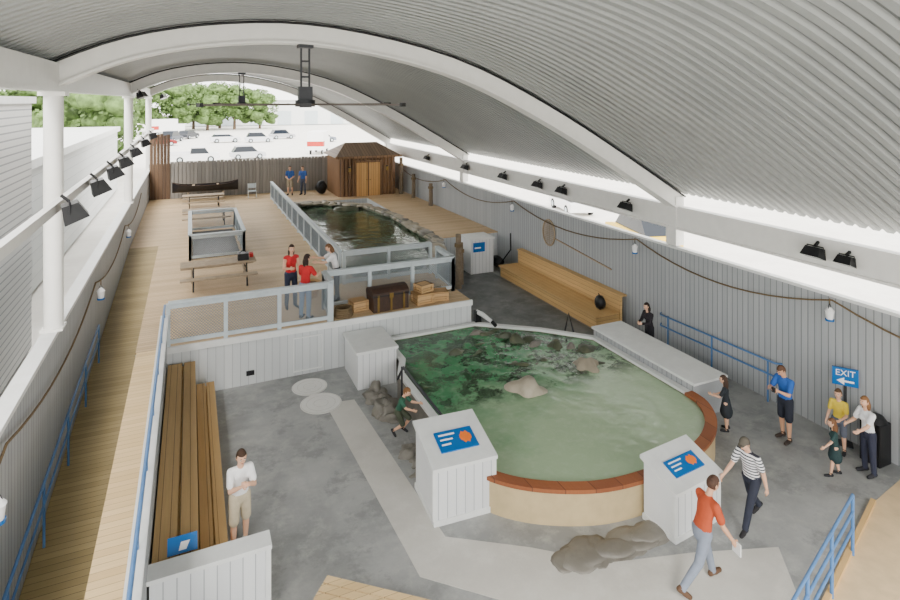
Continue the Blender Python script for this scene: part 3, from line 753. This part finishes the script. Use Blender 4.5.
def tree(x, y, h, r, seed):
    rnd = random.Random(seed); b = MB()
    b.tube([(0, 0, 0), (.1, 0, h * .35), (0, .1, h * .65)], [.03 * h, .022 * h, .012 * h], BARK, 8)
    for k in range(4): a = k * 1.6; b.tube([(0, 0, h * .2), (math.cos(a) * r * .5, math.sin(a) * r * .5, h * .5)], [.018 * h, .007 * h], BARK, 6)
    for k in range(30):
        a = rnd.uniform(0, 6.3); q = rnd.uniform(0, 1) ** .6 * r * .8; zz = h * rnd.uniform(.22, .86); s_ = r * rnd.uniform(.2, .36)
        b.ell((math.cos(a) * q, math.sin(a) * q, zz), (s_, s_, s_ * .8), LEAF, 12, 8, rockfn(seed * 31 + k, .45))
    for k in range(1100):
        a = rnd.uniform(0, 6.3); ph = rnd.uniform(-1.1, 1.4); q = r * math.cos(ph) * rnd.uniform(.7, 1.1); zz = h * (.56 + .38 * math.sin(ph) * rnd.uniform(.7, 1.1))
        c = Vector((math.cos(a) * q, math.sin(a) * q, zz)); s_ = .24
        u = Vector((rnd.uniform(-1, 1), rnd.uniform(-1, 1), rnd.uniform(-1, 1))).normalized() * s_; v = u.orthogonal().normalized() * s_
        b.raw([c - u, c - v, c + u, c + v], [(0, 1, 2, 3)], LEAF)
    b.obj('tree', loc=(x, y, -.16))
tree(-8.5, 63, 9.6, 4.0, 1); tree(-14, 72, 10.4, 4.8, 2); tree(-22, 64, 10, 5.0, 3); tree(-18, 90, 11, 5, 4)
for k, (x, y, h) in enumerate(((-9, 150, 11.5), (-2.5, 154, 12.5), (4, 158, 12), (10.5, 160, 12.5), (17, 162, 11), (-15.5, 140, 12), (.8, 166, 13), (7.3, 168, 13))): tree(x, y, h, 4.6, 20 + k)
def car(x, y, rot, col, kind='car', s=1.0):
    P = plain('car_paint_%d_%d_%d' % col, col, .3, var=.02); b = MB(); W = .88
    def yp(prof, w, m):
        n_ = len(prof); vs = [(a_, -w, z) for a_, z in prof] + [(a_, w, z) for a_, z in prof]
        b.raw(vs, [(k, n_ + k, n_ + (k + 1) % n_, (k + 1) % n_) for k in range(n_)] + [tuple(range(n_)), tuple(range(n_, 2 * n_))[::-1]], m)
    if kind == 'truck':
        b.box(-3.2, 1.6, -1.1, 1.1, .7, 3.2, P); b.box(1.6, 3.0, -1.05, 1.05, .5, 2.2, P); b.box(1.9, 3.02, -.95, .95, 1.35, 2.0, GLASS)
        b.box(-3.21, -2.0, -1.12, 1.12, 1.2, 1.9, plain('red_stripe', (180, 50, 40))); wx = (-2.2, 2.1)
    elif kind == 'pickup':
        yp([(-2.5, .45), (-2.5, .95), (2.3, .95), (2.45, .6), (2.4, .4), (-2.5, .4)], W, P)
        yp([(-.5, .95), (-.4, 1.6), (.9, 1.6), (1.35, .95)], W - .1, GLASS); yp([(-.42, 1.55), (-.38, 1.64), (.86, 1.64), (.94, 1.55)], W - .07, P)
        for sy in (-1, 1): b.box(-2.5, -.5, sy * W - .04, sy * W + .04, .9, 1.1, P)
        b.box(-2.52, -2.45, -W, W, .9, 1.1, P); wx = (-1.5, 1.5)
    else:
        t = 1.75 if kind == 'suv' else 1.42
        yp([(-2.15, .3), (-2.2, .85), (-1.9, .95), (1.2, .95), (2.1, .78), (2.2, .4), (2.1, .28)], W, P)
        yp([(-1.95, .95), (-1.5, t - .08), (.4, t - .08), (1.15, .95)], W - .09, GLASS)
        yp([(-1.55, t - .1), (-1.45, t), (.3, t), (.45, t - .1)], W - .06, P); wx = (-1.35, 1.35)
    for a_ in wx:
        for sy in (-1, 1):
            b.cyl((a_, sy * (W - .18), .34), (a_, sy * (W + .03), .34), .34, .34, TYRE, 16); b.cyl((a_, sy * (W + .02), .34), (a_, sy * (W + .04), .34), .2, .2, CAPW, 12)
    b.obj({'car': 'car', 'suv': 'suv', 'pickup': 'pickup_truck', 'truck': 'delivery_truck'}[kind], loc=(x, y, -.16), rot=rot, scale=s)
car(5.8, 112, .1, (215, 218, 222), s=1.15); car(11.4, 110, 0, (205, 208, 214), 'suv', 1.1); car(16.6, 118, .2, (176, 176, 180), 'suv', 1.1)
car(-3, 118, 1.2, (60, 66, 80), 'suv', 1.15); car(-.3, 126, 1.1, (40, 44, 52), s=1.15); car(.6, 78, 0, (226, 226, 228), 'pickup', 1.15); car(6.9, 80, .1, (190, 192, 196), 'suv')
car(17.0, 84, 1.2, (238, 238, 238), 'truck', 1.0); car(22, 106, .2, (120, 128, 140), 'suv', 1.1); car(-4.5, 108, .2, (130, 30, 30), s=1.1)
car(21.5, 23.5, 1.3, (226, 190, 60), 'suv', 1.1); car(24, 33, 1.3, (235, 235, 235), 'suv')
car(-4.5, 140, .4, (235, 235, 235), 'truck', 1.1)

# ------------------------------------------------------------------ PEOPLE
SK1 = (222, 176, 146)
def person(name, loc, heading, H, top=(200, 40, 40), bot=(50, 60, 90), skin=SK1, hair=(60, 42, 30), shoe=(40, 40, 44),
           female=False, sleeve='short', legs='pants', lean=4, thigh=(0, 0), knee=(4, 4), spread=.06,
           armL=(5, 10, 15, 0), armR=(5, 10, 15, 0), pitch=0, yaw=0, hairlen=0, headk=1.0, topmat=None, hold=None, cap=None, child=False):
    def mt(tag, c, **k): return plain('%s_%d_%d_%d' % ((tag,) + tuple(c)), c, .8, var=.08, scale=9, **k)
    SKM = plain('skin_%d' % skin[0], skin, .55, var=.04); TOP = topmat or mt('cloth', top); BOT = mt('cloth', bot); HR = plain('hair_%d_%d' % (hair[0], hair[1]), hair, .7, var=.25, scale=30)
    SH = mt('shoe', shoe)
    prims = []
    Vv = Vector; la = math.radians(lean); pel = Vv((0, 0, .95))
    def T(p):
        p = Vv(p) - pel
        return pel + Vv((p.x, p.y * math.cos(la) + p.z * math.sin(la), -p.y * math.sin(la) + p.z * math.cos(la)))
    g = .93 if female or child else 1.0
    def tp(a, b_, ra, rb, m, fl=.66): prims.append((Vv(a), Vv(b_), ra, rb, m, True, fl))
    def cp(a, b_, ra, rb, m, fl=1.0): prims.append((Vv(a), Vv(b_), ra, rb, m, False, 1.0))
    hipr = .168 if female else .158
    tp((0, 0, .90), (0, 0, .99), hipr, .15 * g, BOT, .72)
    tp((0, 0, 1.0), (0, 0, 1.14), .158 * g, .142 * g, TOP, .70)
    tp((0, 0, 1.14), (0, .0, 1.30), .145 * g, .165 * g, TOP, .68)
    tp((-.135 * g, 0, 1.385), (.135 * g, 0, 1.385), .068, .068, TOP, .9)
    tp((0, 0, 1.30), (0, 0, 1.40), .15 * g, .075, TOP, .7)
    tp((0, 0, 1.40), (0, .015, 1.53), .056, .05, SKM, 1.0)
    if female:
        for sx in (-.065, .065): tp((sx, .075, 1.25), (sx, .078, 1.26), .062, .06, TOP, .9)
    ends = []
    for i, sx in enumerate((-1, 1)):
        a = math.radians(thigh[i]); k = math.radians(knee[i])
        hip = Vv((sx * .088, 0, .92)); d1 = Vv((sx * spread, math.sin(a), -math.cos(a))).normalized()
        kn = hip + d1 * .43; d2 = Vv((sx * spread * .3, math.sin(a - k), -math.cos(a - k))).normalized(); an = kn + d2 * .41
        fp = max(0, -(a - k)) * .75 if (a - k) < -.25 else 0
        fd = Vv((sx * .18, math.cos(fp), -math.sin(fp))).normalized(); fu = Vv((0, math.sin(fp), math.cos(fp)))
        heel = an - fd * .045 - fu * .045; toe = an + fd * .17 - fu * .062
        ends.append((heel, toe))
        cp(hip, kn, .082, .056, SKM); cp(kn, kn.lerp(an, .35), .055, .056, SKM); cp(kn.lerp(an, .3), an, .056, .036, SKM)
        cp(heel, toe, .042, .036, SH); cp(an + d2 * -.03, heel, .04, .042, SH); cp(heel.lerp(toe, .5), toe, .046, .038, SH)
        if legs == 'pants':
            cp(hip, kn, .096, .07, BOT); cp(kn, an, .069, .056, BOT)
        elif legs == 'shorts':
            cp(hip, hip.lerp(kn, .92), .1, .088, BOT)
    if legs == 'skirt': tp((0, 0, .97), (0, .02, .62), .15, .235, BOT, .85)
    zmin = min(min(h.z - .042, t.z - .038) for h, t in ends)
    hands = []
    for i, (sx, arm) in enumerate(((-1, armL), (1, armR))):
        f, o, e_, inn = [math.radians(q) for q in arm]
        sh = T((sx * .175 * g, 0, 1.385))
        d1 = Vv((sx * math.sin(o), math.sin(f) * math.cos(o), -math.cos(f) * math.cos(o))).normalized()
        el = sh + d1 * .29
        f2 = f + e_; ox = math.sin(o) * (1 - min(1, e_ / 1.6)) * sx - sx * math.sin(inn)
        d2 = Vv((ox, math.sin(f2), -math.cos(f2))).normalized(); wr = el + d2 * .245
        cp(sh, el, .05, .04, SKM); cp(el, el.lerp(wr, .35), .04, .041, SKM); cp(el.lerp(wr, .3), wr + d2 * .02, .041, .026, SKM)
        if sleeve == 'short': cp(sh, sh.lerp(el, .68), .066, .064, TOP)
        elif sleeve == 'long': cp(sh, el, .066, .054, TOP); cp(el, wr.lerp(el, .08), .053, .042, TOP)
        else: cp(sh, sh.lerp(el, .1), .055, .05, TOP)
        hands.append((wr, d2, sx, e_))
    hb = MB()
    for (a, b_, ra, rb, m, tor, fl) in prims:
        def put(vs):
            if tor: return [T((v.x, (v.y - a.y) * fl + a.y, v.z)) for v in vs]
            return vs
        tmp = MB(); tmp.ell(a, (ra,) * 3, SKM, 14, 9); hb.raw(put([Vv(v) for v in tmp.v]), tmp.f, SKM)
        tmp = MB(); tmp.ell(b_, (rb,) * 3, SKM, 14, 9); hb.raw(put([Vv(v) for v in tmp.v]), tmp.f, SKM)
        if (b_ - a).length > .02:
            d = (b_ - a).normalized(); u = d.orthogonal().normalized(); w = d.cross(u); n_ = 14
            vs = [a + (u * math.cos(t * 2 * math.pi / n_) + w * math.sin(t * 2 * math.pi / n_)) * ra for t in range(n_)] + [b_ + (u * math.cos(t * 2 * math.pi / n_) + w * math.sin(t * 2 * math.pi / n_)) * rb for t in range(n_)]
            fs = [(k, (k + 1) % n_, n_ + (k + 1) % n_, n_ + k) for k in range(n_)] + [tuple(range(n_))[::-1], tuple(range(n_, 2 * n_))]
            hb.raw(put(vs), fs, SKM)
    ob = hb.obj('tmp_body')
    import bmesh
    bm = bmesh.new(); bm.from_mesh(ob.data); bmesh.ops.remove_doubles(bm, verts=bm.verts, dist=1e-5); bmesh.ops.recalc_face_normals(bm, faces=bm.faces); bm.to_mesh(ob.data); bm.free()
    rm = ob.modifiers.new('r', 'REMESH'); rm.mode = 'VOXEL'; rm.voxel_size = .0125
    sm = ob.modifiers.new('s', 'SMOOTH'); sm.factor = .5; sm.iterations = 3
    dg = bpy.context.evaluated_depsgraph_get(); me = bpy.data.meshes.new_from_object(ob.evaluated_get(dg))
    bpy.data.objects.remove(ob)
    nv = len(me.vertices); co = np.empty(nv * 3); me.vertices.foreach_get('co', co); co = co.reshape(-1, 3)
    fc = [tuple(p.vertices) for p in me.polygons]
    cen = np.array([co[list(f)].mean(0) for f in fc]) if fc else np.zeros((0, 3))
    rel = cen - np.array(pel); loc_t = np.stack([rel[:, 0], rel[:, 1] * math.cos(la) - rel[:, 2] * math.sin(la), rel[:, 1] * math.sin(la) + rel[:, 2] * math.cos(la)], 1) + np.array(pel)
    best = np.full(len(cen), 1e9); lab = np.zeros(len(cen), int); ml = []
    for (a, b_, ra, rb, m, tor, fl) in prims:
        if m not in ml: ml.append(m)
        P = (loc_t if tor else cen).copy(); A = np.array(a); Bv = np.array(b_)
        if tor: P[:, 1] = (P[:, 1] - A[1]) / fl + A[1]
        D = Bv - A; t = np.clip(((P - A) @ D) / max(1e-9, D @ D), 0, 1)
        dist = np.linalg.norm(P - A - t[:, None] * D, axis=1) - (ra + (rb - ra) * t)
        if tor: dist *= (1 + fl) / 2
        up = dist < best - 1e-4; best[up] = dist[up]; lab[up] = ml.index(m)
    out = MB()
    out.v = [tuple(v) for v in co]; out.mats = list(ml); out.f = fc; out.m = [int(x_) for x_ in lab]; out.sm = [True] * len(fc)
    bpy.data.meshes.remove(me)
    for (wr, d, sx, e_) in hands:
        nI = Vv((-sx, 0, 0)); nI = (nI - d * nI.dot(d)).normalized()
        s = d.cross(nI).normalized()
        fwd = Vv((0, 1, .3)); s = s if s.dot(fwd) > 0 else -s
        pc = wr + d * .055
        R = Matrix((s, nI, d)).transposed()
        out.ell(pc, (.042, .017, .055), SKM, 12, 8, None, R)
        for k, (u_, L) in enumerate(((.029, .07), (.010, .08), (-.010, .074), (-.028, .058))):
            b0 = wr + d * .085 + s * u_; c1 = (d + nI * .35).normalized(); c2 = (d + nI * .95).normalized()
            out.tube([b0, b0 + c1 * L * .45, b0 + c1 * L * .45 + c2 * L * .35, b0 + c1 * L * .45 + c2 * L * .35 + (d * .5 + nI).normalized() * L * .25], [.0098, .009, .008, .006], SKM, 6)
        t0 = wr + d * .03 + s * .03
        out.tube([t0, t0 + (s * .8 + d * .6).normalized() * .035, t0 + (s * .8 + d * .6).normalized() * .035 + (d + nI * .4).normalized() * .03], [.013, .0105, .008], SKM, 6)
    neck = T((0, .015, 1.53)); pa, ya = math.radians(pitch + lean * .5), math.radians(yaw)
    Rh = Matrix.Rotation(ya, 3, 'Z') @ Matrix.Rotation(-pa, 3, 'X'); hk = headk
    def hp(p): return neck + Rh @ (Vv(p) * hk)
    hc_ = Vv((0, .022, .10))
    def shape(q):
        x_, y_, z_ = q.x * .076, q.y * .096, q.z * .118
        if q.z < 0: x_ *= 1 - .32 * q.z * q.z; y_ = y_ * (1 - .18 * q.z * q.z) + .012 * (-q.z)
        if q.y > .5 and -.1 < q.z < .25: y_ -= .004
        return Vv((x_, y_, z_))
    def sph(nu, nv_, fn_, m, keep=None):
        vs = []; fs = []
        for j in range(nv_ + 1):
            ph = math.pi * j / nv_
            for i in range(nu):
                th = 2 * math.pi * i / nu; q = Vv((math.sin(ph) * math.cos(th), math.sin(ph) * math.sin(th), math.cos(ph))); vs.append((q, hp(hc_ + fn_(q))))
        for j in range(nv_):
            for i in range(nu):
                i2 = (i + 1) % nu; f = (j * nu + i, (j + 1) * nu + i, (j + 1) * nu + i2, j * nu + i2)
                if keep is None or keep(sum((vs[a][0] for a in f), Vv()) / 4): fs.append(f)
        out.raw([v[1] for v in vs], fs, m, True)
    sph(20, 16, shape, SKM)
    def fe(c, r, m): out.ell(hp(c), tuple(a * hk for a in r), m, 10, 7, None, Rh)
    EW = plain('eye_white', (235, 232, 228), .3, var=.01); EY = plain('eye_dark', (40, 30, 24), .3); LP = plain('lips', (176, 100, 92), .5)
    for sx in (-1, 1):
        fe((sx * .03, .108, .108), (.013, .008, .007), EW); fe((sx * .03, .1155, .108), (.006, .003, .006), EY)
        fe((sx * .03, .110, .128), (.017, .006, .004), HR); fe((sx * .077, .015, .098), (.009, .018, .03), SKM)
    fe((0, .122, .088), (.011, .016, .016), SKM); fe((0, .118, .104), (.007, .01, .022), SKM); fe((0, .109, .052), (.022, .008, .007), LP)
    hs = 1.09
    def hairf(q):
        v = shape(q) * hs
        if q.y < .2: v.y -= .006
        return v + Vv((0, -.003, .004))
    sph(24, 18, hairf, HR, lambda q: not ((q.y > .28 and q.z < .52) or q.z < -.45 or (q.z < -.05 and q.y > -.05)))
    if hairlen:
        fe((0, -.065, .06 - hairlen / 2), (.078, .045, .06 + hairlen / 2), HR)
        for sx in (-1, 1): fe((sx * .066, -.02, .05 - hairlen / 3), (.022, .045, .07 + hairlen / 3), HR)
    if cap:
        CM = mt('cap', cap); sph(20, 12, lambda q: shape(q) * 1.13 + Vv((0, 0, .008)), CM, lambda q: q.z > .3); fe((0, .11, .145), (.065, .06, .008), CM)
    if hold:
        wr, d, sx, _ = hands[hold[0]]; c = wr + d * .11
        r_ = hold[1]; hm = plain('held_%d_%d_%d' % hold[2], hold[2], .5)
        out.box(c.x - r_[0], c.x + r_[0], c.y - r_[1], c.y + r_[1], c.z - r_[2], c.z + r_[2] * .6, hm)
    out.v = [(v[0], v[1], v[2] - zmin) for v in out.v]
    o = out.obj(name, loc=loc, rot=math.atan2(-heading[0], heading[1]), scale=H / 1.75)
    return o
def stripes():
    m, nt, p = base('striped_shirt')
    tc = N(nt, 'ShaderNodeTexCoord').outputs['Object']; s = N(nt, 'ShaderNodeSeparateXYZ'); nt.links.new(tc, s.inputs[0])
    f = mth(nt, 'LESS_THAN', mth(nt, 'FRACT', mth(nt, 'MULTIPLY', s.outputs[2], 18.0)), .42)
    nt.links.new(mixc(nt, f, lin((232, 232, 232)), lin((44, 46, 58))), p.inputs['Base Color']); p.inputs['Roughness'].default_value = .85
    return m
R_ = Vector((.912, -.41)); F_ = Vector((.41, .912))
def hd(r, f): v = R_ * r + F_ * f; return (v.x, v.y)
person('woman', (2.75, 17.75, DZ), hd(.5, -.8), 1.88, (196, 38, 44), (44, 50, 72), female=True, hairlen=.14, hair=(52, 34, 26), sleeve='none', armL=(10, 12, 30, 0), armR=(20, 14, 80, 30), knee=(4, 12), thigh=(2, 6))
person('woman', (2.98, 16.65, DZ), hd(.35, .9), 1.8, (190, 36, 40), (120, 140, 168), female=True, hairlen=.12, hair=(46, 30, 24), sleeve='short', armL=(20, 14, 60, 20), armR=(30, 16, 60, 20), yaw=-20)
person('woman', (4.15, 17.85, DZ), hd(-.9, -.3), 1.78, (236, 236, 236), (34, 36, 44), female=True, hairlen=.1, hair=(110, 76, 48), sleeve='short', lean=16, armL=(55, 12, 40, 10), armR=(60, 12, 40, 10), pitch=15)
person('man', (5.95, 38.7, DZ), hd(.1, -1), 1.9, (44, 84, 150), (150, 140, 120), sleeve='short', armL=(5, 10, 60, 40), armR=(5, 10, 60, 40), legs='shorts')
person('man', (6.75, 38.5, DZ), hd(-.2, -1), 1.88, (50, 88, 158), (70, 76, 92), sleeve='short')
person('boy', (.76, 10.28, 0), hd(.55, -.8), 1.68, (240, 240, 240), (196, 184, 158), sleeve='short', legs='shorts', hair=(62, 42, 28), shoe=(200, 200, 200), armL=(28, 8, 105, 55), armR=(28, 8, 100, 50), headk=1.06, child=True, pitch=10, thigh=(-4, 8), knee=(4, 12))
person('boy', (4.26, 12.3, 0), hd(.9, -.35), 1.2, (50, 96, 76), (70, 76, 60), sleeve='short', legs='shorts', hair=(120, 84, 50), lean=22, thigh=(55, 30), knee=(90, 85), armL=(50, 10, 40, 0), armR=(45, 10, 45, 0), headk=1.2, child=True, pitch=15)
person('woman', (12.3, 13.1, 0), hd(-.9, -.35), 1.56, (34, 30, 36), (30, 30, 36), female=True, hairlen=.12, hair=(40, 26, 20), sleeve='long', armL=(20, 10, 70, 40), armR=(20, 10, 70, 40), lean=8)
person('girl', (11.1, 9.42, 0), hd(-.8, .5), 1.2, (34, 40, 46), (34, 40, 46), female=True, legs='skirt', hairlen=.16, hair=(60, 40, 28), headk=1.2, armL=(30, 15, 60, 20), armR=(20, 15, 40, 10))
person('man', (11.98, 8.62, 0), hd(-.85, -.35), 1.68, (38, 92, 172), (34, 38, 50), skin=(206, 158, 126), legs='shorts', hair=(90, 62, 44), pitch=28, lean=5, armL=(30, 10, 85, 30), armR=(30, 10, 85, 30), hold=(0, (.04, .02, .06), (30, 30, 34)), thigh=(4, -3), shoe=(60, 50, 44))
person('man', (9.05, 7.15, 0), hd(-.85, -.5), 1.66, legs='pants', bot=(40, 44, 58), topmat=stripes(), skin=(216, 170, 140), hair=(70, 60, 54), lean=14, thigh=(32, -20), knee=(10, 20), armL=(-18, 12, 12, 0), armR=(28, 12, 20, 0), pitch=15, shoe=(34, 32, 34), cap=(90, 84, 74))
person('man', (7.2, 6.55, 0), hd(.8, .25), 1.74, (176, 74, 40), (128, 136, 150), skin=(206, 156, 124), hair=(70, 46, 32), lean=14, thigh=(26, -22), knee=(10, 24), armL=(25, 10, 25, 0), armR=(14, 14, 20, 0), pitch=12, shoe=(90, 66, 48), hold=(1, (.08, .01, .11), (240, 240, 238)))
person('girl', (11.75, 7.4, 0), hd(-.9, .3), 1.1, (40, 66, 66), (36, 58, 60), female=True, legs='skirt', hairlen=.16, hair=(110, 74, 46), headk=1.22, armL=(35, 25, 20, 0), armR=(-20, 35, 20, 0), thigh=(12, -8))
person('boy', (12.6, 7.85, 0), hd(-.7, -.6), 1.34, (222, 196, 64), (90, 96, 110), legs='shorts', hair=(90, 64, 40), headk=1.14, child=True, armL=(20, 10, 60, 20), armR=(10, 10, 20, 0))
person('woman', (12.4, 7.15, 0), hd(-.9, -.1), 1.56, (236, 238, 240), (44, 48, 66), female=True, hairlen=.12, hair=(130, 92, 58), armL=(50, 20, 30, 0), armR=(20, 14, 60, 20), yaw=10, lean=6)

# ------------------------------------------------------------------ light, camera
w = bpy.data.worlds.new('overcast_sky'); bpy.context.scene.world = w; w.use_nodes = True
bg = w.node_tree.nodes['Background']; bg.inputs[0].default_value = (1.0, .985, .96, 1); bg.inputs[1].default_value = 5.6
s = bpy.data.lights.new('sun', 'SUN'); s.energy = 5.0; s.angle = math.radians(18); s.color = (1, .96, .90)
so = bpy.data.objects.new('sun', s); C.objects.link(so); so.rotation_euler = (math.radians(48), 0, math.radians(-20))

cam = bpy.data.cameras.new('camera'); co_ = bpy.data.objects.new('camera', cam); C.objects.link(co_)
cam.sensor_width = 36; cam.lens = 23.16; cam.shift_y = -.2222; cam.clip_end = 600
co_.location = (0, 0, 7.5); co_.rotation_euler = (math.pi / 2, 0, -math.radians(24.18))
bpy.context.scene.camera = co_
